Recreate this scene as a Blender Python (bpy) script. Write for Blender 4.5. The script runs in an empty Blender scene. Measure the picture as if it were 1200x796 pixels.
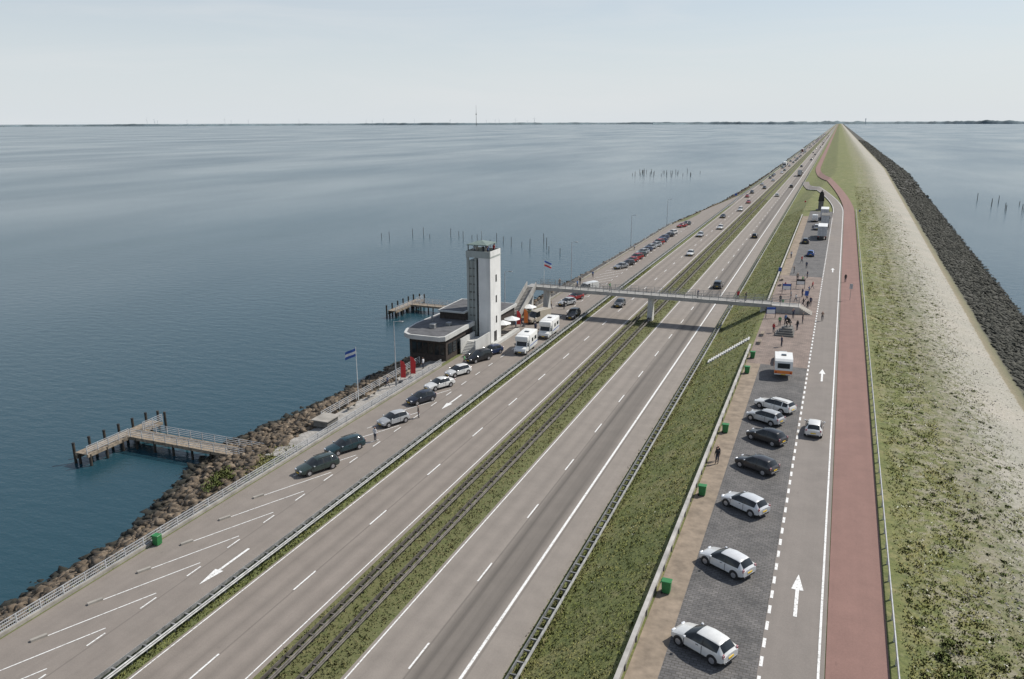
import bpy, bmesh, math, random
import numpy as np
from mathutils import Matrix, Vector
random.seed(7); rng=np.random.default_rng(7)
S=bpy.context.scene
COL=S.collection
# ------------------------------------------------------------ materials
def nodes_mat(name):
    m=bpy.data.materials.new(name); m.use_nodes=True
    nt=m.node_tree; b=nt.nodes['Principled BSDF']
    return m,nt,b
def N(nt,t,**k):
    n=nt.nodes.new(t)
    for a,v in k.items(): setattr(n,a,v)
    return n
def mapping(nt,scale,coord='pos'):
    g=N(nt,'ShaderNodeNewGeometry') if coord=='pos' else N(nt,'ShaderNodeTexCoord')
    mp=N(nt,'ShaderNodeMapping'); mp.inputs['Scale'].default_value=scale
    nt.links.new(g.outputs['Position'] if coord=='pos' else g.outputs['Object'],mp.inputs['Vector'])
    return mp.outputs[0]
def noise(nt,scale,detail=4,stretch=(1,1,1),coord='pos',rough=.55):
    n=N(nt,'ShaderNodeTexNoise'); n.inputs['Scale'].default_value=scale; n.inputs['Detail'].default_value=detail
    n.inputs['Roughness'].default_value=rough
    nt.links.new(mapping(nt,stretch,coord),n.inputs['Vector']); return n.outputs['Fac']
def ramp(nt,fac,stops,interp='LINEAR'):
    r=N(nt,'ShaderNodeValToRGB'); r.color_ramp.interpolation=interp
    e=r.color_ramp.elements
    while len(e)<len(stops): e.new(.5)
    for el,(p,c) in zip(e,stops):
        el.position=p; el.color=(*c,1) if not isinstance(c,float) else (c,c,c,1)
    nt.links.new(fac,r.inputs[0]); return r.outputs[0]
def mix(nt,fac,a,b,mode='MIX'):
    m=N(nt,'ShaderNodeMix',data_type='RGBA',blend_type=mode)
    for i,v in ((0,fac),(6,a),(7,b)):
        if hasattr(v,'links'): nt.links.new(v,m.inputs[i])
        elif isinstance(v,(int,float)): m.inputs[i].default_value=v
        else: m.inputs[i].default_value=(*v,1)
    return m.outputs[2]
def math_(nt,op,a,b=0.):
    m=N(nt,'ShaderNodeMath',operation=op)
    for i,v in ((0,a),(1,b)):
        if hasattr(v,'links'): nt.links.new(v,m.inputs[i])
        else: m.inputs[i].default_value=v
    return m.outputs[0]
def bump(nt,b,h,strength=.3,dist=.02):
    n=N(nt,'ShaderNodeBump'); n.inputs['Strength'].default_value=strength; n.inputs['Distance'].default_value=dist
    nt.links.new(h,n.inputs['Height']); nt.links.new(n.outputs[0],b.inputs['Normal'])
def simple(name,c,rough=.7,metal=0.,var=.15,scale=1.5,coord='pos',bmp=0.):
    m,nt,b=nodes_mat(name)
    n=noise(nt,scale,5,coord=coord)
    lo=tuple(x*(1-var*1.6) for x in c); hi=tuple(min(1,x*(1+var)) for x in c)
    nt.links.new(ramp(nt,n,[(.3,lo),(.7,hi)]),b.inputs['Base Color'])
    b.inputs['Roughness'].default_value=rough; b.inputs['Metallic'].default_value=metal
    if bmp: bump(nt,b,noise(nt,scale*12,3,coord=coord),bmp,.02)
    return m
def asphalt(name,c,tracks=(),grain=14):
    m,nt,b=nodes_mat(name)
    big=noise(nt,.12,4,(1,.12,1)); fine=noise(nt,grain,3); streak=noise(nt,1.4,4,(1,.015,1)); patch=noise(nt,.5,5)
    base=ramp(nt,big,[(.3,tuple(x*.86 for x in c)),(.7,tuple(x*1.1 for x in c))])
    base=mix(nt,.5,base,ramp(nt,streak,[(.3,tuple(x*.75 for x in c)),(.7,tuple(x*1.22 for x in c))]))
    base=mix(nt,.35,base,ramp(nt,fine,[(.3,tuple(x*.6 for x in c)),(.7,tuple(x*1.35 for x in c))]))
    base=mix(nt,.3,base,ramp(nt,patch,[(.35,tuple(x*.78 for x in c)),(.65,tuple(x*1.18 for x in c))]))
    base=mix(nt,ramp(nt,noise(nt,1.1,6,(1,.5,1),rough=.7),[(.64,0.),(.74,.4)]),base,tuple(x*.45 for x in c))
    if tracks:
        g=N(nt,'ShaderNodeNewGeometry'); sp=N(nt,'ShaderNodeSeparateXYZ'); nt.links.new(g.outputs['Position'],sp.inputs[0])
        for tx,tw,td in tracks:
            d=math_(nt,'ABSOLUTE',math_(nt,'SUBTRACT',sp.outputs['X'],tx))
            f=math_(nt,'SUBTRACT',1.0,math_(nt,'DIVIDE',d,tw)); f=math_(nt,'MAXIMUM',f,0.)
            f=math_(nt,'MULTIPLY',f,math_(nt,'MULTIPLY',streak,td*2))
            base=mix(nt,f,base,tuple(x*.35 for x in c))
    nt.links.new(base,b.inputs['Base Color']); b.inputs['Roughness'].default_value=.85
    bump(nt,b,fine,.3,.01)
    return m
M={}
M['asph_L']=asphalt('asphalt_left',(.222,.193,.168),[(-39.7,.7,.3),(-37.9,.7,.3),(-36.0,.7,.3),(-34.2,.7,.3),(-36.95,.1,.5)])
M['asph_R']=asphalt('asphalt_right',(.232,.205,.18),[(-26.4,.6,.2),(-24.7,.6,.2),(-22.9,.9,.8),(-21.1,.9,.8),(-22,.8,.5),(-23.65,.1,.5),(-19.85,.12,.5)])
M['asph_P']=asphalt('asphalt_service',(.208,.182,.16),[(-42.9,.15,.4),(-46.2,.1,.4)])
M['asph_C']=asphalt('asphalt_crest',(.195,.173,.155))
M['bike']=asphalt('red_asphalt',(.21,.12,.1))
M['path']=simple('path_gravel',(.25,.2,.15),.9,var=.2,scale=1.2,bmp=.3)
def cobble():
    m,nt,b=nodes_mat('cobble_setts')
    br=N(nt,'ShaderNodeTexBrick'); br.inputs['Scale'].default_value=1.0
    br.inputs['Brick Width'].default_value=.42; br.inputs['Row Height'].default_value=.24; br.inputs['Mortar Size'].default_value=.03
    br.inputs['Color1'].default_value=(.085,.083,.085,1); br.inputs['Color2'].default_value=(.13,.126,.125,1); br.inputs['Mortar'].default_value=(.06,.057,.052,1)
    nt.links.new(mapping(nt,(1,1,1)),br.inputs['Vector'])
    n=noise(nt,.5,5); v=ramp(nt,n,[(.3,(.72,.72,.72)),(.7,(1.3,1.27,1.25))])
    c=mix(nt,1.0,br.outputs['Color'],v,'MULTIPLY')
    c=mix(nt,ramp(nt,noise(nt,3,4),[(.5,0.0),(.75,.5)]),c,(.17,.16,.15))
    c=mix(nt,ramp(nt,noise(nt,.9,6,rough=.7),[(.62,0.),(.7,.6)]),c,(.04,.04,.04))
    nt.links.new(c,b.inputs['Base Color']); b.inputs['Roughness'].default_value=.8
    bump(nt,b,br.outputs['Fac'],-.3,.02); return m
M['cobble']=cobble()
def paving(name,c1,c2):
    m,nt,b=nodes_mat(name)
    br=N(nt,'ShaderNodeTexBrick'); br.inputs['Scale'].default_value=1.0
    br.inputs['Brick Width'].default_value=.6; br.inputs['Row Height'].default_value=.3; br.inputs['Mortar Size'].default_value=.015
    br.inputs['Color1'].default_value=(*c1,1); br.inputs['Color2'].default_value=(*c2,1); br.inputs['Mortar'].default_value=(.1,.09,.08,1)
    nt.links.new(mapping(nt,(1,1,1)),br.inputs['Vector'])
    c=mix(nt,1.0,br.outputs['Color'],ramp(nt,noise(nt,.6,5),[(.3,(.75,.75,.75)),(.7,(1.2,1.2,1.2))]),'MULTIPLY')
    nt.links.new(c,b.inputs['Base Color']); b.inputs['Roughness'].default_value=.85; return m
M['brickpave']=paving('brick_paving',(.19,.148,.125),(.24,.185,.158))
M['slabs']=paving('concrete_slabs',(.3,.285,.26),(.38,.36,.33))
def paint(name,c=.74):
    m,nt,b=nodes_mat(name)
    n=noise(nt,6,5); w=ramp(nt,n,[(.28,(c*.45,c*.43,c*.4)),(.5,(c,c,c*.98))])
    nt.links.new(w,b.inputs['Base Color']); b.inputs['Roughness'].default_value=.6; return m
M['line']=paint('road_paint')
def streaked(name,c):
    m,nt,b=nodes_mat(name)
    n=noise(nt,1.2,5,(1,1,.08)); n2=noise(nt,.5,4)
    w=ramp(nt,n,[(.3,tuple(x*.72 for x in c)),(.55,c)]); w=mix(nt,.4,w,ramp(nt,n2,[(.35,tuple(x*.75 for x in c)),(.65,c)]))
    nt.links.new(w,b.inputs['Base Color']); b.inputs['Roughness'].default_value=.65; return m
M['white']=streaked('white_render',(.74,.74,.72))
M['offwhite']=streaked('white_concrete',(.52,.52,.5))
M['bridgec']=simple('bridge_concrete',(.34,.33,.31),.75,var=.15,scale=.8)
M['towerg']=streaked('grey_concrete',(.38,.41,.39))
M['conc']=simple('concrete',(.3,.28,.25),.85,var=.2,scale=.8,bmp=.2)
M['concL']=simple('concrete_light',(.4,.385,.36),.85,var=.2,scale=.8)
M['concD']=simple('concrete_dark',(.15,.145,.135),.85,var=.25,scale=1)
M['brick']=simple('dark_brick',(.05,.038,.032),.85,var=.3,scale=3)
M['roofdark']=simple('roof_felt',(.1,.1,.105),.8,var=.25,scale=1)
M['copper']=simple('copper_green',(.15,.2,.18),.6,var=.15,scale=2)
M['galv']=simple('galvanised_steel',(.26,.265,.265),.55,.3,var=.3,scale=2)
M['galvD']=simple('weathered_steel',(.13,.118,.105),.7,.2,var=.35,scale=2)
M['galvW']=simple('galvanised_light',(.46,.47,.48),.5,.2,var=.15,scale=2)
M['wood']=simple('weathered_timber',(.27,.22,.165),.85,var=.3,scale=2.5)
M['woodD']=simple('dark_timber',(.045,.038,.03),.85,var=.3,scale=2)
M['black']=simple('black_rubber',(.02,.02,.021),.7,var=.1,scale=4,coord='obj')
M['trim']=simple('black_trim',(.03,.03,.032),.45,var=.1,scale=4,coord='obj')
M['rim']=simple('alloy_rim',(.5,.5,.52),.35,.7,var=.1,scale=4,coord='obj')
M['bronze']=simple('dark_bronze',(.035,.033,.03),.5,.4,var=.3,scale=3)
M['green']=simple('green_plastic',(.025,.17,.05),.5,var=.1,scale=3,coord='obj')
M['red']=simple('red_cloth',(.55,.04,.04),.7,var=.1,scale=3,coord='obj')
M['blue']=simple('blue_paint',(.03,.09,.35),.6,var=.1,scale=3,coord='obj')
M['orange']=simple('orange_paint',(.7,.2,.04),.5,var=.1,scale=3,coord='obj')
M['lampR']=simple('tail_light',(.35,.01,.01),.3,var=.05,scale=3,coord='obj')
M['lampW']=simple('head_light',(.75,.77,.8),.15,.2,var=.05,scale=3,coord='obj')
M['plate']=simple('number_plate',(.75,.5,.04),.5,var=.05,scale=3,coord='obj')
M['vanwhite']=simple('vehicle_white',(.72,.72,.7),.35,var=.04,scale=1,coord='obj')
M['skin']=simple('skin',(.5,.3,.22),.6,var=.05,scale=5,coord='obj')
M['hair']=simple('hair',(.05,.035,.025),.7,var=.2,scale=9,coord='obj')
M['pants']=simple('trousers',(.045,.05,.075),.85,var=.2,scale=5,coord='obj')
M['far']=simple('hazed_distant_trees',(.13,.175,.195),.95,var=.25,scale=.004)  # bluish grey: aerial haze over the far shore is painted into the colour
M['farw']=simple('hazed_distant_steel',(.42,.47,.5),.8,var=.05,scale=.01)  # tone pulled towards the sky, distance haze put into the colour
def glass():
    m,nt,b=nodes_mat('vehicle_glass'); n=noise(nt,2,2,coord='obj')
    nt.links.new(ramp(nt,n,[(.3,(.012,.015,.018)),(.7,(.025,.03,.033))]),b.inputs['Base Color'])
    b.inputs['Roughness'].default_value=.06; b.inputs['IOR'].default_value=1.5; return m
M['glass']=glass()
def objpaint(name,rough,coat):
    m,nt,b=nodes_mat(name); oi=N(nt,'ShaderNodeObjectInfo')
    n=noise(nt,2.,3,coord='obj')
    c=mix(nt,1.,oi.outputs['Color'],ramp(nt,n,[(.3,(.88,.88,.88)),(.7,(1,1,1))]),'MULTIPLY')
    nt.links.new(c,b.inputs['Base Color']); b.inputs['Roughness'].default_value=rough
    b.inputs['Coat Weight'].default_value=coat; b.inputs['Metallic'].default_value=.15 if coat else 0; return m
M['paint']=objpaint('car_paint',.35,.6)
M['shirt']=objpaint('clothing',.85,0)
def rockmat(name,stops,gs=.9,wet=-3.3):
    m,nt,b=nodes_mat(name); n=noise(nt,gs,6)
    g=N(nt,'ShaderNodeNewGeometry'); sp=N(nt,'ShaderNodeSeparateXYZ'); nt.links.new(g.outputs['Position'],sp.inputs[0])
    wf=N(nt,'ShaderNodeMapRange'); wf.inputs['From Min'].default_value=wet; wf.inputs['From Max'].default_value=wet-.5; nt.links.new(sp.outputs['Z'],wf.inputs[0])
    c=ramp(nt,n,stops); c=mix(nt,.5,c,ramp(nt,noise(nt,6,4),[(.3,(.45,.42,.4)),(.7,(1.4,1.4,1.4))]),'MULTIPLY')
    c=mix(nt,wf.outputs[0],c,(.02,.02,.014))
    nt.links.new(c,b.inputs['Base Color']); b.inputs['Roughness'].default_value=.9
    bump(nt,b,noise(nt,7,4),.5,.05); return m
M['rock']=rockmat('rubble_stone',[(.3,(.035,.028,.02)),(.45,(.095,.073,.05)),(.58,(.17,.13,.09)),(.78,(.32,.27,.2))],1.3,-3.0)
M['basalt']=rockmat('basalt',[(.3,(.022,.024,.018)),(.6,(.06,.06,.046)),(.8,(.11,.105,.078))],.8)
def grassmat(name,stops,sc=.5):
    m,nt,b=nodes_mat(name)
    a=noise(nt,sc,6,rough=.65); c=ramp(nt,a,stops)
    c=mix(nt,.7,c,ramp(nt,noise(nt,.09,3),[(.35,(.8,.9,.75)),(.65,(1.25,1.1,1.2))]),'MULTIPLY')
    nt.links.new(c,b.inputs['Base Color']); b.inputs['Roughness'].default_value=.9; return m
M['blade']=grassmat('grass_blades',[(.3,(.1,.125,.03)),(.5,(.17,.185,.05)),(.7,(.28,.26,.11))],.35)
M['bladeDry']=grassmat('dry_grass',[(.3,(.09,.105,.035)),(.5,(.16,.155,.065)),(.7,(.27,.235,.125))],.5)
M['bush']=grassmat('bush_leaves',[(.3,(.06,.09,.02)),(.7,(.15,.18,.05))],1.2)
M['flower']=simple('white_flowers',(.7,.7,.6),.8,var=.05,scale=3)

# ------------------------------------------------------------ mesh builder
class MB:
    def __init__(s): s.bm=bmesh.new(); s.mats=[]
    def mi(s,k):
        if k not in s.mats: s.mats.append(k)
        return s.mats.index(k)
    def box(s,x0,x1,y0,y1,z0,z1,mat,bev=0.,rot=None,seg=1):
        mt=Matrix.Translation(((x0+x1)/2,(y0+y1)/2,(z0+z1)/2))@Matrix.Diagonal((abs(x1-x0),abs(y1-y0),abs(z1-z0),1))
        if rot is not None: mt=rot@mt
        r=bmesh.ops.create_cube(s.bm,size=1,matrix=mt); fs=set()
        for v in r['verts']: fs.update(v.link_faces)
        i=s.mi(mat)
        for f in fs: f.material_index=i
        if bev:
            es=set()
            for v in r['verts']: es.update(v.link_edges)
            bmesh.ops.bevel(s.bm,geom=list(es),offset=bev,segments=seg,affect='EDGES',profile=.5)
    def beam(s,a,b,w,h,mat):
        a=Vector(a);b=Vector(b);d=b-a;L=d.length
        q=d.to_track_quat('Y','Z').to_matrix().to_4x4()
        s.box(-w/2,w/2,0,L,-h/2,h/2,mat,rot=Matrix.Translation(a)@q)
    def cyl(s,a,b,r1,r2,mat,seg=10):
        a=Vector(a);b=Vector(b);d=b-a
        q=d.to_track_quat('Z','Y').to_matrix().to_4x4()
        r=bmesh.ops.create_cone(s.bm,cap_ends=True,segments=seg,radius1=r1,radius2=r2,depth=d.length,matrix=Matrix.Translation((a+b)/2)@q)
        i=s.mi(mat)
        for v in r['verts']:
            for f in v.link_faces: f.material_index=i
    def poly(s,pts,mat):
        vs=[s.bm.verts.new(p) for p in pts]; f=s.bm.faces.new(vs); f.material_index=s.mi(mat); return f
    def prism(s,pts2,axis,c0,c1,mat):
        def P(u,v,c): return (c,u,v) if axis=='x' else ((u,c,v) if axis=='y' else (u,v,c))
        A=[s.bm.verts.new(P(u,v,c0)) for u,v in pts2]; B=[s.bm.verts.new(P(u,v,c1)) for u,v in pts2]
        i=s.mi(mat); n=len(A)
        for f in [s.bm.faces.new(A[::-1]),s.bm.faces.new(B)]+[s.bm.faces.new((A[k],A[(k+1)%n],B[(k+1)%n],B[k])) for k in range(n)]: f.material_index=i
    def mesh(s,name,smooth=0,recalc=True):
        if recalc: bmesh.ops.recalc_face_normals(s.bm,faces=s.bm.faces)
        me=bpy.data.meshes.new(name); s.bm.to_mesh(me); s.bm.free()
        for k in s.mats: me.materials.append(M[k])
        if smooth:
            me.shade_smooth(); me.set_sharp_from_angle(angle=math.radians(smooth))
        return me
def obj(name,me,parent=None,loc=(0,0,0),rot=0,color=None,scale=1):
    o=bpy.data.objects.new(name,me); COL.objects.link(o); o.location=loc; o.rotation_euler=(0,0,rot)
    if scale!=1: o.scale=(scale,)*3
    if parent: o.parent=parent
    if color: o.color=(*color,1)
    return o
def group(name,parts,loc=(0,0,0),rot=0,color=None,scale=1):
    e=obj(name,None,None,loc,rot,None,scale); e.empty_display_size=.3
    for n,me in parts: obj(n,me,e,color=color)
    return e
def np_mesh(name,V,F,mat,up=False):
    me=bpy.data.meshes.new(name); me.vertices.add(len(V)); me.vertices.foreach_set('co',V.astype(np.float32).ravel())
    k=F.shape[1]; me.loops.add(F.size); me.loops.foreach_set('vertex_index',F.astype(np.int32).ravel())
    me.polygons.add(len(F)); me.polygons.foreach_set('loop_start',np.arange(0,F.size,k,dtype=np.int32))
    me.update(calc_edges=True)
    if up:
        me.shade_smooth()
        nn=rng.normal(0,.25,(len(V),3)); nn[:,2]=1.; nn/=np.linalg.norm(nn,axis=1)[:,None]
        me.normals_split_custom_set_from_vertices(nn.tolist())
    me.materials.append(M[mat]); return me

# ------------------------------------------------------------ terrain profile
def pw(y,t):
    return float(np.interp(y,[a for a,b in t],[b for a,b in t]))
def sm(y,a,b):
    t=min(1,max(0,(y-a)/(b-a))); return t*t*(3-2*t)
def dr(y): return .0085*min(max(y-45,0),290)
SH=[(-80,-62.5),(40,-62.5),(52,-62.5),(62,-66),(73,-70),(82,-68.5),(97,-67),(115,-66.5),(150,-63),(211,-59.5),(327,-55.6),(420,-52),(600,-48.5),(875,-47),(2000,-47),(14000,-47)]
TP=[(-80,-54.2),(60,-54.2),(66,-57.2),(112,-57.2),(126,-57),(140,-54.2),(290,-54),(420,-45),(600,-43.6),(14000,-43.6)]
PL=[(-80,-53.4),(290,-53.3),(420,-44.2),(600,-42.6),(14000,-42.6)]
def prof(y):
    s=sm(y,330,620); d=dr(y)
    sh=pw(y,SH); tp=min(pw(y,TP),pw(y,PL)-.8); g=min(max(y-130,0),570)
    x=[-95,sh-4,sh,tp,pw(y,PL),-33,-27.7,-17.3,-16.0+s*6,-9.5+s*10.5,-9.3+s*11,6.9+d+1.5*s,15.8+.012*g,25.2+.018*g,27.0+.018*g,38+.028*g,42+.028*g,58+.028*g]
    z=[-9,-5.4,-4.0,-.35,0,0,0,0,.12,3.62,3.7,3.7,2.9,.1,-.3,-4.0,-5.4,-9]
    return x,z
def zat(x,y):
    a,b=prof(y); return float(np.interp(x,a,b))
YS=list(np.arange(-80,160,2.5))+list(np.arange(160,700,7.5)); y=700.
while y<13500: YS.append(y); y*=1.045
YS.append(13500.); YS=[float(v) for v in YS]
sub=[2,2,7,2,6,4,6,2,6,1,8,6,6,3,8,2,1]
def build_ground():
    rows=[];U=[]
    for yy in YS:
        px,pz=prof(yy); r=[];u=[]
        for i in range(len(px)-1):
            for k in range(sub[i]):
                t=k/sub[i]; X=px[i]+(px[i+1]-px[i])*t; Z=pz[i]+(pz[i+1]-pz[i])*t
                if i in(2,14) : Z+=random.uniform(-.15,.1)
                if i==11 and k: Z+=random.uniform(-.08,.06)
                if i==12 and k: Z+=random.uniform(-.04,.03)
                if i==8 and k: Z+=random.uniform(-.05,.05)
                r.append((X,yy,Z)); u.append(i+t)
        r.append((px[-1],yy,pz[-1])); u.append(len(px)-1)
        rows.append(r);U.append(u)
    n=len(rows[0]); V=np.array(rows).reshape(-1,3)
    idx=np.arange(len(rows)*n).reshape(len(rows),n)
    F=np.stack([idx[:-1,:-1],idx[:-1,1:],idx[1:,1:],idx[1:,:-1]],-1).reshape(-1,4)
    m,nt,b=nodes_mat('dike_ground'); M['ground']=m
    at=N(nt,'ShaderNodeAttribute'); at.attribute_name='u'
    nn=noise(nt,.6,5); n2=noise(nt,3.0,4)
    uu=math_(nt,'ADD',at.outputs['Fac'],math_(nt,'MULTIPLY',math_(nt,'SUBTRACT',nn,.5),.45))
    uu=math_(nt,'ADD',uu,math_(nt,'MULTIPLY',math_(nt,'SUBTRACT',n2,.5),.3))
    K=17.
    uf=math_(nt,'DIVIDE',uu,K)
    G=(.13,.145,.045)
    st=[(0,(.03,.03,.02)),(1.9,(.03,.026,.018)),(2.3,(.045,.035,.025)),(2.9,(.075,.062,.042)),(3.4,(.13,.14,.06)),(4.6,(.11,.125,.045)),(5.05,(.125,.125,.052)),(6,(.12,.125,.052)),(7.2,G),
        (10.5,G),(11.5,(.14,.15,.055)),(11.72,(.17,.165,.085)),(12.0,(.26,.242,.2)),(12.35,(.33,.31,.275)),(13.0,(.34,.32,.285)),(13.15,(.22,.19,.13)),(13.85,(.14,.135,.08)),(14.05,(.05,.048,.04)),(17,(.02,.02,.02))]
    c=ramp(nt,uf,[(p/K,q) for p,q in st])
    veg=noise(nt,.9,7,rough=.75)
    msk=ramp(nt,uf,[(11.6/K,0.),(11.85/K,.9),(12.2/K,.75),(12.5/K,.2),(13.0/K,.08)])
    vf=math_(nt,'MULTIPLY',msk,ramp(nt,veg,[(.48,0.),(.56,1.)]))
    vf=math_(nt,'MULTIPLY',vf,ramp(nt,uf,[(13.05/K,1.),(13.2/K,0.)]))
    c=mix(nt,vf,c,(.125,.132,.06))
    bare=ramp(nt,noise(nt,.28,6,rough=.65),[(.45,0.),(.65,1.)])
    gm=ramp(nt,uf,[(7./K,0.),(8./K,.7),(11.2/K,.8),(11.8/K,.4),(12/K,0.)])
    c=mix(nt,math_(nt,'MULTIPLY',bare,gm),c,(.23,.205,.1))
    dk=ramp(nt,noise(nt,1.6,6,rough=.7),[(.42,1.),(.52,0.)])
    gd=ramp(nt,uf,[(4.9/K,0.),(5.2/K,.5),(6./K,.5),(7.2/K,.2),(8./K,.55),(11.9/K,.55),(12.3/K,0.)])
    c=mix(nt,math_(nt,'MULTIPLY',dk,gd),c,(.07,.095,.025))
    g2=ramp(nt,uf,[(11.0/K,0.),(11.35/K,.9),(11.9/K,.9),(12.2/K,0.)])
    c=mix(nt,math_(nt,'MULTIPLY',g2,ramp(nt,noise(nt,.55,7,rough=.75),[(.49,0.),(.57,1.)])),c,(.245,.225,.175))
    c=mix(nt,.6,c,ramp(nt,noise(nt,5,5,rough=.7),[(.3,(.5,.5,.5)),(.7,(1.45,1.45,1.4))]),'MULTIPLY')
    c=mix(nt,.5,c,ramp(nt,noise(nt,.08,3),[(.3,(.8,.85,.8)),(.7,(1.2,1.15,1.1))]),'MULTIPLY')
    nt.links.new(c,b.inputs['Base Color']); b.inputs['Roughness'].default_value=.95
    bump(nt,b,noise(nt,4,5),.6,.1)
    me=np_mesh('ground',V,F,'ground')
    a=me.attributes.new('u','FLOAT','POINT'); a.data.foreach_set('value',np.array(U,dtype=np.float32).ravel())
    obj('ground',me)
build_ground()
def lift(y): return .3*sm(y,295,335)*(1-.6*sm(y,700,900))
def strip(name,xl,xr,y0,y1,off,mat,cols=6,lf=False):
    fl=xl if callable(xl) else (lambda y,v=xl:v); fr=xr if callable(xr) else (lambda y,v=xr:v)
    ys=[y0]+[v for v in YS if y0<v<y1]+[y1]; V=[]
    for yy in ys:
        a,b=fl(yy),fr(yy)
        for k in range(cols+1):
            X=a+(b-a)*k/cols; V.append((X,yy,zat(X,yy)+off+(lift(yy) if lf else 0)))
    n=cols+1; idx=np.arange(len(V)).reshape(-1,n)
    F=np.stack([idx[:-1,:-1],idx[:-1,1:],idx[1:,1:],idx[1:,:-1]],-1).reshape(-1,4)
    return obj(name,np_mesh(name,np.array(V),F,mat))
END=13400
strip('motorway_carriageway',-41.0,-33.1,-60,END,.02,'asph_L',4)
strip('motorway_carriageway',-27.6,-17.5,-60,END,.02,'asph_R',4)
strip('service_road',lambda y:pw(y,[(0,-52.9),(300,-52.9),(425,-43.2),(500,-41.3)]),lambda y:pw(y,[(0,-42.7),(330,-42.7),(385,-41.02),(500,-41.02)]),-60,500,.015,'asph_P',4)
strip('footpath',-8.9,-7.0,-60,110,.02,'path',2)
strip('footpath',-8.9,-7.0,180,300,.02,'path',2)
strip('parking_lane',-7.0,lambda y:-1.5+dr(y),-60,110,.025,'cobble',2)
strip('parking_lane',-7.0,lambda y:-1.5+dr(y),180,318,.025,'cobble',2)
strip('paved_plaza',-8.9,lambda y:-1.5+dr(y),110,180,.022,'brickpave',4)
def crx(y): return -18.9*sm(y,312,540)
strip('crest_road',lambda y:-1.5+dr(y)+crx(y),lambda y:2.3+dr(y)+crx(y),-60,525,.04,'asph_C',10,True)
def bkx(y): return dr(y)-19*sm(y,300,700)
strip('cycle_path',lambda y:2.35+bkx(y),lambda y:5.95+bkx(y),-60,END,.05,'bike',10,True)
strip('promenade',-57.0,-53.6,67,112,.05,'slabs',2)

# ------------------------------------------------------------ markings
class Marks:
    def __init__(s): s.V=[];s.F=[]
    def quad(s,p,off=.035,lf=False):
        i=len(s.V)
        for x,y in p: s.V.append((x,y,zat(x,y)+off+(lift(y) if lf else 0)))
        s.F.append((i,i+1,i+2,i+3))
    def line(s,x,w,y0,y1,off=.035,lf=False):
        f=x if callable(x) else (lambda y:x)
        ys=[y0]+[v for v in YS if y0<v<y1]+[y1]
        for a,b in zip(ys[:-1],ys[1:]):
            s.quad([(f(a)-w/2,a),(f(a)+w/2,a),(f(b)+w/2,b),(f(b)-w/2,b)],off,lf)
    def seg(s,a,b,w,off=.035):
        d=Vector((b[0]-a[0],b[1]-a[1])).normalized(); n=Vector((-d.y,d.x))*w/2
        s.quad([(a[0]-n.x,a[1]-n.y),(b[0]-n.x,b[1]-n.y),(b[0]+n.x,b[1]+n.y),(a[0]+n.x,a[1]+n.y)],off)
    def done(s,name):
        return obj(name,np_mesh(name,np.array(s.V),np.array(s.F),'line'))
mk=Marks()
for k in range(-6,180):
    y0=46.9+11.5*k; mk.quad([(-37.07,y0-1.5),(-36.93,y0-1.5),(-36.93,y0+1.5),(-37.07,y0+1.5)])
    y0=41.9+11.5*k; mk.quad([(-23.88,y0-1.5),(-23.74,y0-1.5),(-23.74,y0+1.5),(-23.88,y0+1.5)])
mk.line(-33.5,.1,-60,4000); mk.line(-40.75,.1,-60,4000); mk.line(-27.3,.11,-60,4000); mk.line(-20.1,.22,-60,4000)
mk.done('motorway_markings')
mk=Marks()
y=-20.
while y<300:
    X=-1.35+dr(y); mk.quad([(X-.1,y),(X+.1,y),(X+.1,y+1.),(X-.1,y+1.)],.052); y+=1.95
mk.line(lambda y:1.95+dr(y)+crx(y),.15,-60,480,.06,True)
mk.line(lambda y:-1.3+dr(y)+crx(y),.15,312,460,.06,True)
def arrow(mk,x,y,L,d,off):
    mk.quad([(x-.12,y-d*L/2),(x+.12,y-d*L/2),(x+.12,y+d*L*.12),(x-.12,y+d*L*.12)],off)
    mk.quad([(x-.42,y+d*L*.12),(x+.42,y+d*L*.12),(x+.02,y+d*L/2),(x-.02,y+d*L/2)],off)
arrow(mk,.35,53.2,5.5,1,.055); arrow(mk,1.0,107.5,5.5,1,.055); arrow(mk,1.7,190,5.5,1,.055)
mk.done('crest_road_markings')
mk=Marks()
for k in range(-6,13):
    y0=29.3+4.85*k
    mk.seg((-50.1,y0-.2),(-46.9,y0+6.9),.1,.03)
    mk.quad([(-46.5,y0),(-46.38,y0),(-46.38,y0+1.6),(-46.5,y0+1.6)],.03)
for k in range(0,38):
    y0=150+4.85*k
    if y0<295: mk.seg((-51,y0-3.2),(-46.7,y0+5.4),.1,.03)
y=92.
while y<300: mk.quad([(-46.5,y),(-46.38,y),(-46.38,y+1.6),(-46.5,y+1.6)],.03); y+=4.85
arrow(mk,-44.6,46.3,6,-1,.03); arrow(mk,-44.6,90,6,-1,.03)
mk.line(-43.0,.1,-60,330,.03)
mk.done('service_road_markings')
b=MB()
for k in range(-4,7):
    y0=29.3+4.85*k
    b.beam((-50.6,y0-1.15,.1),(-50.15,y0-.15,.1),.26,.17,'conc')
obj('wheel_stops',b.mesh('wheel_stops'))

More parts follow.
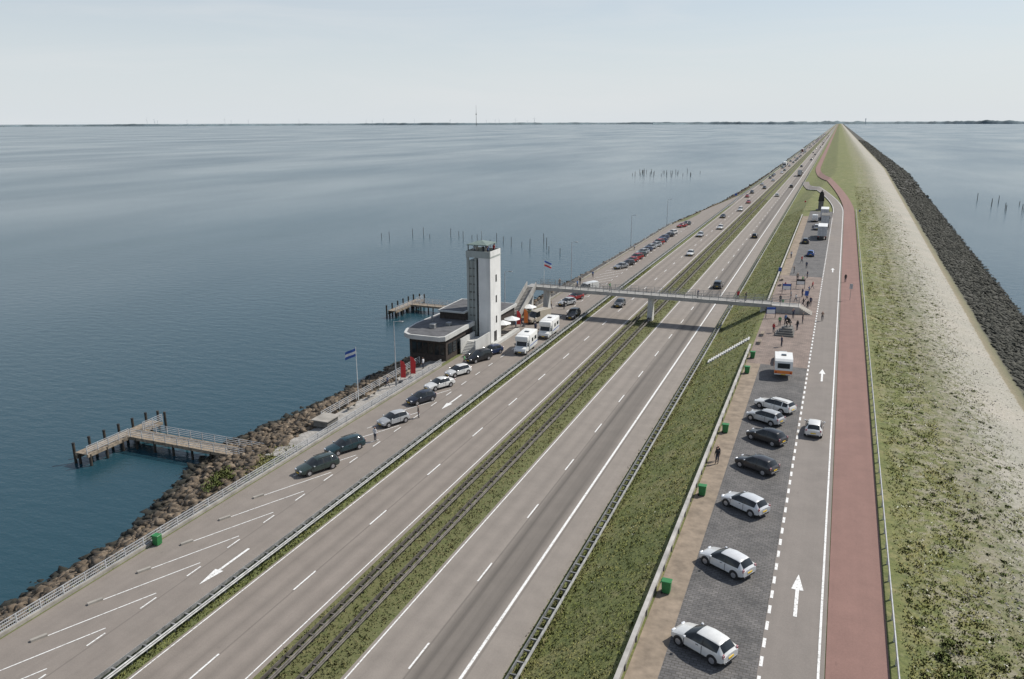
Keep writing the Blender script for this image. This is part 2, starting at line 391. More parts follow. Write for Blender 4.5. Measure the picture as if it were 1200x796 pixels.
# ------------------------------------------------------------ guard rails, walls, fences
def wbeam(b,x,side,y0,y1,z,mat):
    pts=[(0,.155),(.03,.15),(.08,.1),(.02,.03),(.02,-.03),(.08,-.1),(.03,-.15),(0,-.155),(-.012,-.155),(-.012,.155)]
    b.prism([(x+side*u,z+v) for u,v in pts],'y',y0,y1,mat)
def guardrail(name,x,mat,half=.28,ymax=3000,zf=0.):
    b=MB()
    for (a,c) in ((-60,150),(150,500),(500,ymax)):
        wbeam(b,x-half,-1,a,c,.62+zf,mat); wbeam(b,x+half,1,a,c,.62+zf,mat)
    y=-30.
    while y<620:
        b.box(x-half+.0,x+half,y-.06,y+.06,.5+zf,.62+zf,mat); b.box(x-.06,x+.06,y-.05,y+.05,-.1+zf,.49+zf,mat); y+=1.33 if y<220 else 4.
    obj(name,b.mesh(name))
guardrail('guardrail',-41.85,'galv'); guardrail('guardrail',-31.7,'galvD',.25); guardrail('guardrail',-29.5,'galvD',.25); guardrail('guardrail',-16.65,'galv')
b=MB(); ys=[v for v in YS if -60<=v<=330]
for a,c in zip(ys[:-1],ys[1:]):
    xa,xc=6.35+dr(a),6.35+dr(c)
    b.beam((xa,a,4.35),(xc,c,4.35),.07,.28,'galvW')
    if a>-20: b.box(xa-.05,xa+.05,a-.06,a+.06,3.6,4.2,'galvW')
obj('guardrail',b.mesh('guardrail'))
b=MB()
for a,c in ((-60,118),(150,300)):
    b.box(-9.26,-9.06,a,c,3.4,4.2,'conc'); b.box(-9.31,-9.01,a,c,4.203,4.3,'concL')
    y=a+2
    while y<c: b.box(-9.05,-8.97,y-.1,y+.1,3.6,4.2,'concD'); y+=3
obj('parapet_wall',b.mesh('parapet_wall'))
b=MB()
def fence(b,p,q,z,mat='galv',h=1.05,step=2.,base=True,t=.05):
    p=Vector((*p,z));q=Vector((*q,z));L=(q-p).length;n=max(1,int(L/step))
    for i in range(n+1):
        a=p.lerp(q,i/n); b.box(a.x-t*.8,a.x+t*.8,a.y-t*.8,a.y+t*.8,z,z+h,mat)
    for hh in (.3,.55,.8,h): b.beam(p+Vector((0,0,hh)),q+Vector((0,0,hh)),t,t,mat)
    if base: b.beam(p+Vector((0,0,.12)),q+Vector((0,0,.12)),.35,.3,'conc')
fence(b,(-53.25,-20),(-53.25,104),0,'galvW')
y=0.
while y<104: b.box(-53.262,-53.238,y-.012,y+.012,.27,1.0,'galvW'); y+=.16
obj('railing',b.mesh('railing'))
b=MB(); fence(b,(-53.2,146),(-53.2,290),0,step=3.); obj('railing',b.mesh('railing'))
b=MB(); fence(b,(-56.95,78),(-56.95,104),.05,'galvW',base=False); obj('railing',b.mesh('railing'))

# ------------------------------------------------------------ rocks
def ico():
    bm=bmesh.new(); bmesh.ops.create_icosphere(bm,subdivisions=1,radius=1); v=np.array([x.co[:] for x in bm.verts]); f=np.array([[q.index for q in p.verts] for p in bm.faces]); bm.free(); return v,f
IV,IF=ico()
def rocks(name,P,R,mat,flat=.65):
    n=len(P); sc=R[:,None]*rng.uniform([.75,.75,flat*.8],[1.35,1.35,flat*1.2],(n,3))
    th=rng.uniform(0,6.283,n); V=IV[None]*rng.uniform(.65,1.3,(n,12,1))
    V=V*sc[:,None,:]; c,s=np.cos(th)[:,None],np.sin(th)[:,None]
    tl=rng.uniform(-.6,.6,(n,1)); Z=V[...,2]+V[...,0]*tl
    X=V[...,0]*c-V[...,1]*s; Y=V[...,0]*s+V[...,1]*c
    V=np.stack([X,Y,Z],-1)+P[:,None,:]
    F=(IF[None]+(np.arange(n)*12)[:,None,None]).reshape(-1,3)
    obj(name,np_mesh(name,V.reshape(-1,3),F,mat))
def scatter(n,y0,y1,fa,fb,dz=0.,pwr=1.):
    P=[]
    for i in range(n):
        y=y0+(y1-y0)*random.random()**pwr; pr=prof(y); a,b_=fa(pr[0]),fb(pr[0]); x=random.uniform(a,b_)
        P.append((x,y,float(np.interp(x,pr[0],pr[1]))+dz))
    return np.array(P)
def rr(n,a,b,k=2.): return a+(b-a)*rng.random(n)**k
P=scatter(8500,15,160,lambda p:p[2]-2.0,lambda p:p[3]+.4); rocks('rubble_revetment',P,rr(len(P),.18,.68),'rock')
P=scatter(4500,160,480,lambda p:p[2]-1.,lambda p:p[3]+.4); rocks('rubble_revetment',P,rr(len(P),.3,.85),'rock')
P=scatter(1500,480,1800,lambda p:p[2]-.5,lambda p:p[3]+.3); rocks('rubble_revetment',P,rr(len(P),.5,1.2),'rock')
P=scatter(15000,85,480,lambda p:p[14]+.2,lambda p:p[15]+1.2,pwr=1.3); rocks('basalt_revetment',P,rr(len(P),.2,.55),'basalt',.7)
P=scatter(3500,480,1800,lambda p:p[14]+.2,lambda p:p[15]+1.); rocks('basalt_revetment',P,rr(len(P),.5,1.1),'basalt',.7)
P=scatter(5000,55,220,lambda p:p[12]-5,lambda p:p[13],pwr=1.4); rocks('gravel_stones',P,rr(len(P),.03,.11),'conc',.7)
# ------------------------------------------------------------ grass
def blades(name,P,h,mat,nb=4,w=.05,spread=.12):
    n=len(P); P=np.repeat(P,nb,0)+np.concatenate([rng.normal(0,spread,(n*nb,2)),np.zeros((n*nb,1))],1)
    m=len(P); a=rng.uniform(0,6.283,m); H=h*rng.uniform(.5,1.3,m); W=w*rng.uniform(.6,1.4,m)
    dx,dy=np.cos(a)*W,np.sin(a)*W; lx,ly=rng.normal(0,.7,m)*H,rng.normal(0,.7,m)*H
    V=np.stack([P+np.stack([dx,dy,-.03+0*dx],1),P-np.stack([dx,dy,.03+0*dx],1),P+np.stack([lx,ly,H],1)],1).reshape(-1,3)
    obj(name,np_mesh(name,V,np.arange(m*3).reshape(-1,3),mat,up=True))
blades('grass',scatter(19000,30,330,lambda p:p[7]+.3,lambda p:p[9]-.1,pwr=2.2),.1,'blade')
blades('grass',scatter(12000,40,450,lambda p:p[11]+.1,lambda p:p[12]-2.5,pwr=2.6),.11,'blade',w=.06)
blades('grass',scatter(4500,40,450,lambda p:p[11]+3,lambda p:p[13]-5,pwr=2.6),.11,'blade',w=.06)
blades('grass',scatter(3500,45,350,lambda p:p[12]-2,lambda p:p[13]-3.4,pwr=2.4),.12,'bladeDry',w=.05)
blades('dry_grass',scatter(11000,20,400,lambda p:-32.9,lambda p:-27.8,pwr=2.),.15,'bladeDry')
blades('grass',scatter(6000,20,200,lambda p:-42.5,lambda p:-41.15,pwr=1.4),.13,'blade')
blades('dry_grass',scatter(3000,20,120,lambda p:-17.4,lambda p:-15.9,pwr=1.4),.15,'bladeDry')
blades('grass',scatter(2500,20,70,lambda p:p[3]-1.3,lambda p:p[4]-.1),.2,'blade',w=.07)
def clumps(name,C,r,mat,per=60,leaf=.09,hz=.8):
    Ps=[]
    for c in C:
        r_=r*random.uniform(.5,1.3); d=rng.normal(0,1,(per,3)); d/=np.linalg.norm(d,axis=1)[:,None]
        q=d*r_*rng.uniform(.4,1,(per,1))**.5; q[:,2]=np.abs(q[:,2])*hz; Ps.append(q+np.array(c))
    P=np.concatenate(Ps); m=len(P); A=rng.normal(0,leaf,(m,3)); B=rng.normal(0,leaf,(m,3))
    V=np.stack([P-A*.5,P+A*.5,P+B],1).reshape(-1,3)
    obj(name,np_mesh(name,V,np.arange(m*3).reshape(-1,3),mat,up=True))
C=scatter(330,45,420,lambda p:p[11]+.5,lambda p:p[13]-5,.0,2.4); clumps('low_shrubs',C,.3,'bush',45,hz=.4)
C=np.array([(9.6,47.5,3.5),(10.4,48.6,3.4),(9.2,49.6,3.5),(10.6,46.4,3.4),(11.2,47.6,3.3),(9.9,51,3.5),(10.2,45,3.4)]); clumps('low_shrubs',C,.85,'bush',260)
C=scatter(750,45,330,lambda p:p[11]+.5,lambda p:p[13]-2.5,.12,2.); clumps('wild_flowers',C,.16,'flower',10,.05)
C=scatter(60,38,110,lambda p:p[8],lambda p:p[9],.1,1.4); clumps('wild_flowers',C,.2,'flower',9,.03)
C=np.array([(-58.5+random.uniform(-1,1),61+random.uniform(-3,3),-.9) for i in range(26)]); clumps('low_shrubs',C,.6,'bush',90,hz=.5)

# ------------------------------------------------------------ water
def water():
    m,nt,b=nodes_mat('water'); M['water']=m
    big=noise(nt,.0035,4,(1,.35,1)); mid=noise(nt,.008,4,(1,.3,1))
    c=ramp(nt,big,[(.3,(.013,.045,.063)),(.7,(.02,.06,.080))])
    nt.links.new(c,b.inputs['Base Color']); b.inputs['IOR'].default_value=1.33
    r=ramp(nt,mid,[(.35,.15),(.65,.23)]); nt.links.new(r,b.inputs['Roughness'])
    w1=noise(nt,.5,4,(.6,1.3,1)); w2=noise(nt,2.4,3,(.7,1.2,1))
    h=math_(nt,'ADD',w1,math_(nt,'MULTIPLY',w2,.3))
    n=N(nt,'ShaderNodeBump'); n.inputs['Distance'].default_value=.17
    nt.links.new(ramp(nt,mid,[(.35,.4),(.65,.62)]),n.inputs['Strength']); nt.links.new(h,n.inputs['Height']); nt.links.new(n.outputs[0],b.inputs['Normal'])
    V=np.array([(-70000,-3000,-4),(70000,-3000,-4),(70000,70000,-4),(-70000,70000,-4)],float)
    obj('water',np_mesh('water',V,np.array([[0,1,2,3]]),'water'))
water()
def coast(name,a0,a1,Rd,hmin,hmax,depth,n=500):
    V=[];F=[]
    h=hmin
    for i in range(n+1):
        t=math.radians(a0+(a1-a0)*i/n); dx,dy=math.sin(t),math.cos(t)
        h=max(hmin,min(hmax,h+random.uniform(-.25,.25)*(hmax-hmin)))
        q0=Rd*(1+.04*math.sin(i*.05))
        for (q,z) in ((q0,-5),(q0+50,h),(q0+depth,h*.9),(q0+depth+10,-5)): V.append((dx*q,dy*q,z))
    for i in range(n):
        for k in range(3):
            j=i*4+k; F.append((j,j+4,j+5,j+1))
    obj(name,np_mesh(name,np.array(V),np.array(F),'far'))
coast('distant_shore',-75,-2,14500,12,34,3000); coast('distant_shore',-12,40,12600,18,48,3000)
def turbine(x,y,h,a):
    b=MB(); b.cyl((0,0,-4),(0,0,h),1.5,1.,'farw',8); b.box(-1.2,1.2,-5,4,h-1.2,h+1.5,'farw',.3)
    obj_parts=b.mesh('tower_nacelle'); b=MB()
    for k in range(3):
        t=a+k*2.094; b.beam((0,-6,h),(math.sin(t)*h*.4,-6,h+math.cos(t)*h*.4),1.3,.5,'farw')
    group('wind_turbine',[('tower',obj_parts),('rotor',b.mesh('rotor'))],(x,y,0))
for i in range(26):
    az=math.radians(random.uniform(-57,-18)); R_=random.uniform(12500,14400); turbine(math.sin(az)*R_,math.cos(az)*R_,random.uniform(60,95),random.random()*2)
b=MB(); b.cyl((0,0,-4),(0,0,180),4,2.5,'galvD',8); b.cyl((0,0,180),(0,0,290),2,1,'galvD',8); b.cyl((0,0,150),(0,0,162),9,9,'galvD',10); 
az=math.radians(-24.2); obj('radio_mast',b.mesh('radio_mast'),loc=(math.sin(az)*12400,math.cos(az)*12400,0))
b=MB(); b.cyl((0,0,-4),(0,0,60),5,4,'farw',8); b.cyl((0,0,60),(0,0,70),8,7,'farw',8)
obj('water_tower',b.mesh('water_tower'),loc=(330,12300,0))

# ------------------------------------------------------------ monument tower + building
def monument():
    X0,X1,Y0,Y1=-54.7,-50.5,117.0,121.4
    b=MB()
    b.box(-52.6,X1,Y0,Y0+.6,0,14.7,'white'); b.box(X1-.6,X1,Y0+.602,Y1,0,14.7,'white'); b.box(-52.6,X1-.602,Y1-.5,Y1,0,14.7,'white')
    b.box(-52.6,-52.2,Y0+.602,Y1-.502,0,14.7,'offwhite')
    slab=b.mesh('white_shaft')
    b=MB(); b.box(X0,-53.1,Y0+.5,Y1-.3,0,14.1,'towerg')
    for k in range(9):
        z=2.2+k*1.32; b.box(X0+.26,-53.38,Y0+.38,Y0+.497,z,z+.16,'concD')
    b.box(X0-.12,X0+.25,Y0+.25,Y0+.49,0,15.6,'towerg'); b.box(-53.37,-53.07,Y0+.25,Y0+.49,0,15.6,'towerg')
    b.box(X0+.75,X0+.9,Y0+.33,Y0+.375,0,14.,'towerg')
    stair=b.mesh('stair_shaft')
    b=MB(); b.box(-53.06,-52.63,Y0+.9,Y1-.9,0,14.4,'glass'); gl=b.mesh('glass_slot')
    b=MB(); b.box(X0-.1,X1+.05,Y0-.05,Y1+.1,14.72,14.95,'towerg')
    for (a,c,d,e,q) in ((X0-.1,X1,Y0-.05,Y0+.1,'towerg'),(X0-.1,X1,Y1-.1,Y1+.05,'towerg'),(X1-.12,X1+.03,Y0+.12,Y1-.12,'white'),(X0-.1,X0+.05,Y0+.12,Y1-.12,'towerg')): b.box(a,c,d,e,14.953,15.8,q)
    plat=b.mesh('viewing_platform')
    b=MB()
    for x in (X0+.2,-52.9,X1-.9):
        for y in (Y0+.3,Y1-.4): b.box(x-.07,x+.07,y-.07,y+.07,14.95,16.7,'concD')
    rx0,rx1,ry0,ry1=X0+.0,X1-.6,Y0+.1,Y1-.2; cx,cy=(rx0+rx1)/2,(ry0+ry1)/2
    b.box(rx0,rx1,ry0,ry1,16.7,16.82,'copper')
    A=[(rx0,ry0,16.823),(rx1,ry0,16.823),(rx1,ry1,16.823),(rx0,ry1,16.823)]
    for k in range(4): b.poly([A[k],A[(k+1)%4],(cx,cy,17.35)],'copper')
    b.cyl((cx,cy,17.2),(cx,cy,18.8),.05,.03,'galv',6)
    roof=b.mesh('canopy_roof')
    b=MB()
    for z in (3.5,7,10.5): b.box(X1+.002,X1+.03,Y0+2.2,Y0+2.7,z,z+1.2,'glass')
    b.box(X1+.002,X1+.04,Y0+1.4,Y0+2.5,0,2.2,'trim')
    win=b.mesh('windows')
    b=MB()
    b.box(-60,-53.6,106.5,116.2,-.3,3.4,'brick'); b.box(-59.5,-54.75,116.3,125,-.3,5.4,'brick'); b.box(-59.4,-53,125.1,134,-.2,3.0,'brick')
    body=b.mesh('brick_walls')
    b=MB()
    for i in range(6): b.box(-59.5+i*.98,-58.75+i*.98,106.43,106.49,.9,2.7,'glass')
    for i in range(5): b.box(-60.07,-60.01,107.3+i*1.7,108.6+i*1.7,.9,2.7,'glass')
    for i in range(5): b.box(-53.59,-53.53,107.2+i*1.6,108.5+i*1.6,.9,2.6,'glass')
    w2=b.mesh('restaurant_windows')
    b=MB()
    out=[(-54.0,105.0),(-53.2,105.6),(-53.2,116.6),(-54.76,116.7),(-54.9,121),(-59.4,122),(-61.2,120.4),(-61.8,112),(-61.4,108),(-60.6,105.9),(-59.4,105.0)]
    b.prism(out,'z',3.5,4.2,'offwhite')
    inn=[(x+(.35 if x<-57 else -.35),y+(.35 if y<112 else -.35)) for x,y in out]
    b.prism(inn,'z',4.15,4.22,'roofdark')
    b.box(-59.7,-54.8,115.9,125.4,5.42,5.7,'offwhite'); b.box(-59.4,-55.1,116.2,125.1,5.65,5.72,'roofdark')
    b.box(-60,-52.6,125.42,134.3,3.02,3.5,'offwhite'); b.box(-59.7,-52.9,125.7,134,3.45,3.53,'roofdark')
    b.box(-58,-57.1,109.5,110.5,4.22,4.9,'galv',.03); b.box(-56.3,-55.6,112,112.9,4.22,4.7,'galv',.03); b.cyl((-59.5,113.5,4.2),(-59.5,113.5,5.2),.18,.18,'galv')
    rf=b.mesh('flat_roofs')
    b=MB()
    for i in range(9): b.box(-53.1,-50.75,111.0+i*.3,111.3+i*.3,0,.17*(i+1),'offwhite')
    b.box(-53.1,-50.75,113.7,116.9,0,1.53,'offwhite'); b.box(-50.74,-50.55,110.9,116.9,0,2.5,'offwhite'); b.box(-53.3,-53.12,110.9,116.4,0,2.5,'offwhite')
    b.box(-50.4,-49.6,117,128,0,.5,'offwhite')
    st=b.mesh('entrance_steps')
    group('monument_tower',[('white_shaft',slab),('stair_shaft',stair),('glass_slot',gl),('viewing_platform',plat),('canopy_roof',roof),('windows',win)])
    group('restaurant_building',[('brick_walls',body),('windows',w2),('flat_roofs',rf),('entrance_steps',st)])
monument()
b=MB(); YB=144.3; ZB=5.0
b.box(-52.0,-8.0,YB-1.5,YB+1.5,ZB-.36,ZB,'bridgec'); b.box(-8.0,-3.4,YB-1.6,YB+1.6,3.6,ZB-.05,'bridgec')
b.box(-52,-8,YB-1.57,YB-1.503,ZB-.55,ZB+.1,'bridgec'); b.box(-52,-8,YB+1.503,YB+1.57,ZB-.55,ZB+.1,'bridgec')
for i in range(7): b.box(-3.4+.3*i,-3.1+.3*i,YB-1.6,YB+1.6,3.6,ZB-.2-i*.17,'conc')
deck=b.mesh('deck')
b=MB()
for yy in (YB-1.45,YB+1.45):
    fence(b,(-52,yy),(-3.6,yy),ZB,'galv',1.1,1.5,False,.045)
rl=b.mesh('railings')
b=MB()
for x in (-50.2,-29.6,-9.5):
    b.prism([(x-.5,0 if x<-10 else 2.5),(x+.5,0 if x<-10 else 2.5),(x+.38,ZB-.61),(x-.38,ZB-.61)],'y',YB-.9,YB+.9,'offwhite')
    b.box(x-.45,x+.45,YB-1.4,YB+1.4,ZB-.605,ZB-.365,'offwhite')
pr=b.mesh('piers')
b=MB()
n=26
for i in range(n): b.box(-53.7,-52.05,YB-1.5-(i+1)*.42,YB-1.5-i*.42,max(0,ZB-.4-(i+1)*.19),ZB-(i+1)*.19,'bridgec')
for x in (-53.9,-52.04):
    b.prism([(YB-1.5,ZB-.4),(YB-1.5,ZB+1.0),(YB-1.5-n*.42,1.1),(YB-1.5-n*.42,-.1)],'x',x,x+.18,'bridgec')
b.box(-54,-52.05,YB-1.5,YB+1.5,ZB-.4,ZB-.001,'bridgec'); b.box(-53.8,-53.2,YB-.5,YB+.5,0,ZB-.41,'offwhite')
stx=b.mesh('stairs')
group('footbridge',[('deck',deck),('railings',rl),('piers',pr),('stairs',stx)])
b=MB()
for i in range(18):
    x=-15.2+i*.3; z=zat(x+.15,120); b.box(x,x+.3,118.0+i*.3,119.8+i*.3,z-.3,z+.17,'offwhite')
obj('bank_steps',b.mesh('bank_steps'))

# ------------------------------------------------------------ jetties
def jetty(name,yw,xh0,xh1,yh0,yh1,xs):
    z=-2.4
    b=MB(); n=int((xs-xh1)/.3)
    for i in range(n): b.box(xh1+i*.3,xh1+i*.3+.27,yw-1.2,yw+1.2,z-.08,z,'wood')
    m=int((yh1-yh0)/.3)
    for i in range(m): b.box(xh0,xh1-.02,yh0+i*.3,yh0+i*.3+.27,z-.08,z,'wood')
    for yy in (yw-1.1,yw+1.1): b.box(xh1,xs,yy-.12,yy+.12,z-.4,z-.081,'wood')
    for xx in (xh0+.12,xh1-.15): b.box(xx-.12,xx+.12,yh0,yh1,z-.4,z-.081,'wood')
    b.box(xh0-.02,xh0+.02,yh0,yh1,z-.9,z-.45,'wood')
    dk=b.mesh('deck'); b=MB()
    x=xh1+1
    while x<xs:
        for yy in (yw-1.1,yw+1.1): b.cyl((x,yy,-7),(x,yy,z-.08),.15,.15,'woodD',8)
        x+=3
    y=yh0+.4
    while y<yh1:
        for xx in (xh0+.15,xh1-.15): b.cyl((xx,y,-7),(xx,y,z-.08),.17,.17,'woodD',8)
        y+=2.4
    pl=b.mesh('piles'); b=MB()
    for yy in (yw-1.15,yw+1.15): fence(b,(xh1+.2,yy),(xs,yy),z,'galvW',1.05,1.8,False)
    fence(b,(xh1-.1,yh0),(xh1-.1,yw-1.15),z,'galvW',1.05,1.5,False)
    fence(b,(xh1-.1,yw+1.15),(xh1-.1,yh1),z,'galvW',1.05,1.5,False)
    hr=b.mesh('handrails'); b=MB()
    for i in range(6):
        y=yh0+.3+i*(yh1-yh0-.6)/5; b.cyl((xh0-.5,y,-7),(xh0-.5,y,z+.9),.17,.17,'woodD',9); b.cyl((xh0-.5,y,z+.9),(xh0-.5,y,z+1.05),.2,.17,'black',9)
    for dx,dy in ((.4,.9),(1.6,.9)): b.cyl((xh0+dx,yh1+dy,-7),(xh0+dx,yh1+dy,z+1.0),.17,.17,'woodD',9)
    bo=b.mesh('mooring_posts')
    group(name,[('deck',dk),('piles',pl),('handrails',hr),('mooring_posts',bo)])
jetty('wooden_jetty',70.6,-82.3,-80.2,63.2,75,-57.2)
jetty('wooden_jetty',150.5,-85.2,-83.2,142.5,155,-63)
def stakes(L,name='fishing_stakes',r=.12):
    b=MB()
    for x,y,h in L: b.cyl((x,y,-7),(x+random.uniform(-.15,.15),y,-4+h),r,r*.7,'woodD',6)
    obj(name,b.mesh(name))
stakes([(-150+i*4.2+random.uniform(-1.5,1.5),262-abs(i-6)*2+random.uniform(-6,6),random.uniform(1.,3.2)) for i in range(18)])
stakes([(-122+random.uniform(-28,25),640+random.uniform(-25,25),random.uniform(1.5,3.5)) for i in range(34)],r=.2)
stakes([(92+random.uniform(-22,35),420+random.uniform(-60,60),random.uniform(1.8,3.8)) for i in range(30)],r=.18)
stakes([(62+i*2.6,215+random.uniform(-4,4),random.uniform(1.2,2.6)) for i in range(7)])
stakes([(-100,232,4.),(-90,255,3.5)])

# ------------------------------------------------------------ vehicles
def car_meshes(kind):
    if kind=='hatch':
        st=[(2.02,.6,.32,.5,.58,.45),(1.95,.76,.22,.6,.68,.6),(1.65,.84,.18,.72,.82,.7),(.98,.87,.18,.88,.96,.72),(.15,.88,.18,.93,1.42,.58),(-.4,.88,.18,.94,1.47,.6),(-.5,.88,.18,.94,1.47,.6),(-1.3,.88,.18,.96,1.43,.58),(-1.55,.87,.18,.97,1.38,.56),(-1.9,.84,.25,.93,1.0,.62),(-2.03,.76,.34,.8,.86,.6)]
        ws=(3,4); rs=(8,9); glass=[3,4,6,7]; pil=[5,8]; wy=(1.28,-1.25)
    elif kind=='estate':
        st=[(2.3,.6,.32,.52,.6,.45),(2.22,.78,.22,.62,.7,.62),(1.85,.87,.18,.74,.82,.72),(1.05,.89,.18,.88,.95,.74),(.25,.9,.18,.92,1.4,.6),(-.35,.9,.18,.93,1.46,.62),(-.45,.9,.18,.93,1.46,.62),(-1.3,.9,.18,.95,1.45,.61),(-1.4,.9,.18,.95,1.45,.61),(-2.0,.88,.2,.97,1.36,.58),(-2.25,.85,.25,.95,1.02,.64),(-2.33,.78,.34,.8,.86,.6)]
        ws=(3,4); rs=(9,10); glass=[3,4,6,8]; pil=[5,7,9]; wy=(1.42,-1.38)
    elif kind=='sedan':
        st=[(2.25,.6,.32,.52,.58,.45),(2.18,.78,.22,.6,.68,.62),(1.8,.86,.18,.72,.8,.72),(.95,.88,.18,.86,.92,.74),(.15,.89,.18,.9,1.36,.58),(-.4,.89,.18,.91,1.42,.6),(-.5,.89,.18,.91,1.42,.6),(-1.15,.89,.18,.93,1.36,.57),(-1.3,.88,.18,.94,1.28,.56),(-1.7,.88,.2,.95,1.0,.66),(-2.15,.84,.25,.9,.97,.64),(-2.28,.76,.34,.76,.82,.6)]
        ws=(3,4); rs=(8,9); glass=[3,4,6,7]; pil=[5,8]; wy=(1.38,-1.35)
    elif kind=='mpv':
        st=[(2.15,.6,.34,.55,.65,.45),(2.08,.8,.24,.68,.78,.62),(1.75,.88,.2,.82,.92,.72),(1.25,.9,.2,.95,1.05,.74),(.4,.91,.2,1.0,1.6,.64),(-.35,.91,.2,1.02,1.67,.68),(-.45,.91,.2,1.02,1.67,.68),(-1.3,.91,.2,1.04,1.65,.68),(-1.4,.91,.2,1.04,1.65,.68),(-1.95,.9,.22,1.05,1.55,.66),(-2.15,.87,.27,1.02,1.1,.7),(-2.22,.8,.36,.85,.9,.62)]
        ws=(3,4); rs=(9,10); glass=[3,4,6,8]; pil=[5,7,9]; wy=(1.35,-1.32)
    elif kind=='van':
        st=[(2.6,.7,.36,.62,.72,.5),(2.52,.88,.26,.82,.92,.68),(2.2,.93,.22,.95,1.05,.76),(1.85,.95,.22,1.05,1.18,.8),(1.05,.97,.22,1.15,2.1,.8),(.3,.97,.22,1.2,2.3,.86),(.2,.97,.22,1.2,2.3,.86),(-2.5,.97,.22,1.25,2.3,.86),(-2.6,.95,.3,1.2,2.22,.84),(-2.64,.93,.4,1.0,2.1,.8)]
        ws=(3,4); rs=(99,99); glass=[3,4]; pil=[]; wy=(1.75,-1.55)
    b=MB(); rings=[]
    for (y,w,zl,zb,zr,rh) in st:
        h=[(0,zl),(.84*w,zl),(w,zl+.16),(w*1.0,(zl+zb)/2+.08),(.965*w,zb),(rh,zr-.05),(rh*.82,zr),(0,zr+.025)]
        full=h+[(-x,z) for x,z in h[-2:0:-1]]
        rings.append([b.bm.verts.new((x,y,z)) for x,z in full])
    n=len(rings[0]); P_=b.mi('paint'); G=b.mi('glass'); T=b.mi('trim')
    for i in range(len(rings)-1):
        for k in range(n):
            f=b.bm.faces.new((rings[i][k],rings[i][(k+1)%n],rings[i+1][(k+1)%n],rings[i+1][k]))
            m=P_; side=k in(4,9); top=k in(5,6,7,8)
            if side and i in glass: m=G
            if side and i in pil: m=T if i==pil[0] else P_
            if top and (i==ws[0] or i==rs[0]): m=G
            if k in (0,13,1,12): m=T
            f.material_index=m
    b.bm.faces.new(rings[0][::-1]).material_index=P_; b.bm.faces.new(rings[-1]).material_index=P_
    body=b.mesh('body',32)
    yf=st[0][0]; yr=st[-1][0]; W=st[4][1]; hb=st[3][3]
    b=MB()
    for s in (-1,1):
        for y in wy:
            b.cyl((s*(W-.02),y,.33),(s*(W+.012),y,.33),.385,.385,'trim',20)
            b.cyl((s*(W-.2),y,.315),(s*(W+.03),y,.315),.315,.315,'black',20); b.cyl((s*(W+.02),y,.315),(s*(W+.04),y,.315),.21,.2,'rim',12)
    wh=b.mesh('wheels',40)
    b=MB()
    for s in (-1,1):
        b.box(s*.5-.17,s*.5+.17,yf-.12,yf+.0,.56,.72,'lampW',.03); b.box(s*(W-.17)-.09,s*(W-.17)+.09,yr+.02,yr+.12,.72,1.0,'lampR',.02)
        b.box(s*(W+.09)-.09,s*(W+.09)+.09,st[3][0]-.28,st[3][0]-.12,hb+.03,hb+.17,'paint',.03)
        b.box(s*(W+.002)-.004,s*(W+.002)+.004,-.47,-.44,.3,.9,'trim'); b.box(s*(W+.002)-.004,s*(W+.002)+.004,.86,.89,.35,.85,'trim')
        b.box(s*(W+.01)-.012,s*(W+.01)+.012,-.2,-.02,.82,.85,'trim')
    b.box(-.5,.5,yf-.03,yf+.02,.3,.46,'trim',.01); b.box(-.26,.26,yf+.022,yf+.035,.36,.47,'plate'); b.box(-.26,.26,yr-.035,yr-.005,.55,.66,'plate')
    b.box(-.6,.6,yr-.03,yr+.05,.3,.46,'trim',.01)
    if kind=='estate':
        for s in (-1,1): b.box(s*.56-.02,s*.56+.02,-1.9,.1,1.46,1.51,'trim')
    dt=b.mesh('details')
    return [('body',body),('wheels',wh),('trim_and_lights',dt)]
CM={k:car_meshes(k) for k in('hatch','estate','sedan','mpv','van')}
def rotof(hx,hy): return math.atan2(-hx,hy)
def car(name,kind,x,y,h,color,z=None):
    return group(name,CM[kind],(x,y,(zat(x,y) if z is None else z)+.05),rotof(*h),color)
WH=(.72,.72,.7); SI=(.42,.43,.44); BK=(.015,.016,.02); DG=(.035,.055,.05); BL=(.02,.035,.09); GR=(.09,.095,.1); RD=(.3,.02,.02); TE=(.015,.045,.055)
LP=(-.42,-.9)
for k,x,y,c in (('estate',-48.6,65.2,DG),('estate',-48.8,70.8,TE),('hatch',-47.9,80.2,SI),('hatch',-48.4,88.4,(.02,.025,.04)),('sedan',-48.8,94.6,WH),('hatch',-48.9,100.9,WH),('mpv',-49.0,108.6,BK),('hatch',-48.6,112.6,BL)):
    car('parked_car',k,x,y,LP,c)
NP=(-.88,.48)
for k,x,y,c in (('hatch',-4.9,44.7,WH),('hatch',-4.75,55.0,(.66,.67,.68)),('hatch',-4.5,65.2,(.6,.62,.64)),('hatch',-4.3,74.0,(.03,.03,.034)),('hatch',-4.0,81.6,BK),('hatch',-4.6,87.4,SI),('estate',-3.9,91.8,WH)):
    car('parked_car',k,x,y,(NP[0]+random.uniform(-.04,.04),NP[1]+random.uniform(-.05,.05)),c)
car('car','hatch',.55,86,(0.02,1),WH)
for k,x,y,c in (('mpv',-43.7,141,BK),('hatch',-48.2,151,SI),('hatch',-48.2,156.5,RD),('van',-47.6,164,WH)): car('parked_car',k,x,y,(0,-1) if x>-45 else LP,c)
cols=[WH,SI,BK,GR,BL,RD,DG,(.25,.26,.27),(.03,.03,.035)]
kinds=['hatch','estate','sedan','mpv','hatch']
y=196.
while y<292:
    if random.random()<.8 or y<235: car('parked_car',random.choice(kinds),-48+random.uniform(-.4,.4),y,LP,random.choice(cols))
    y+=4.85 if y<240 else 6.5
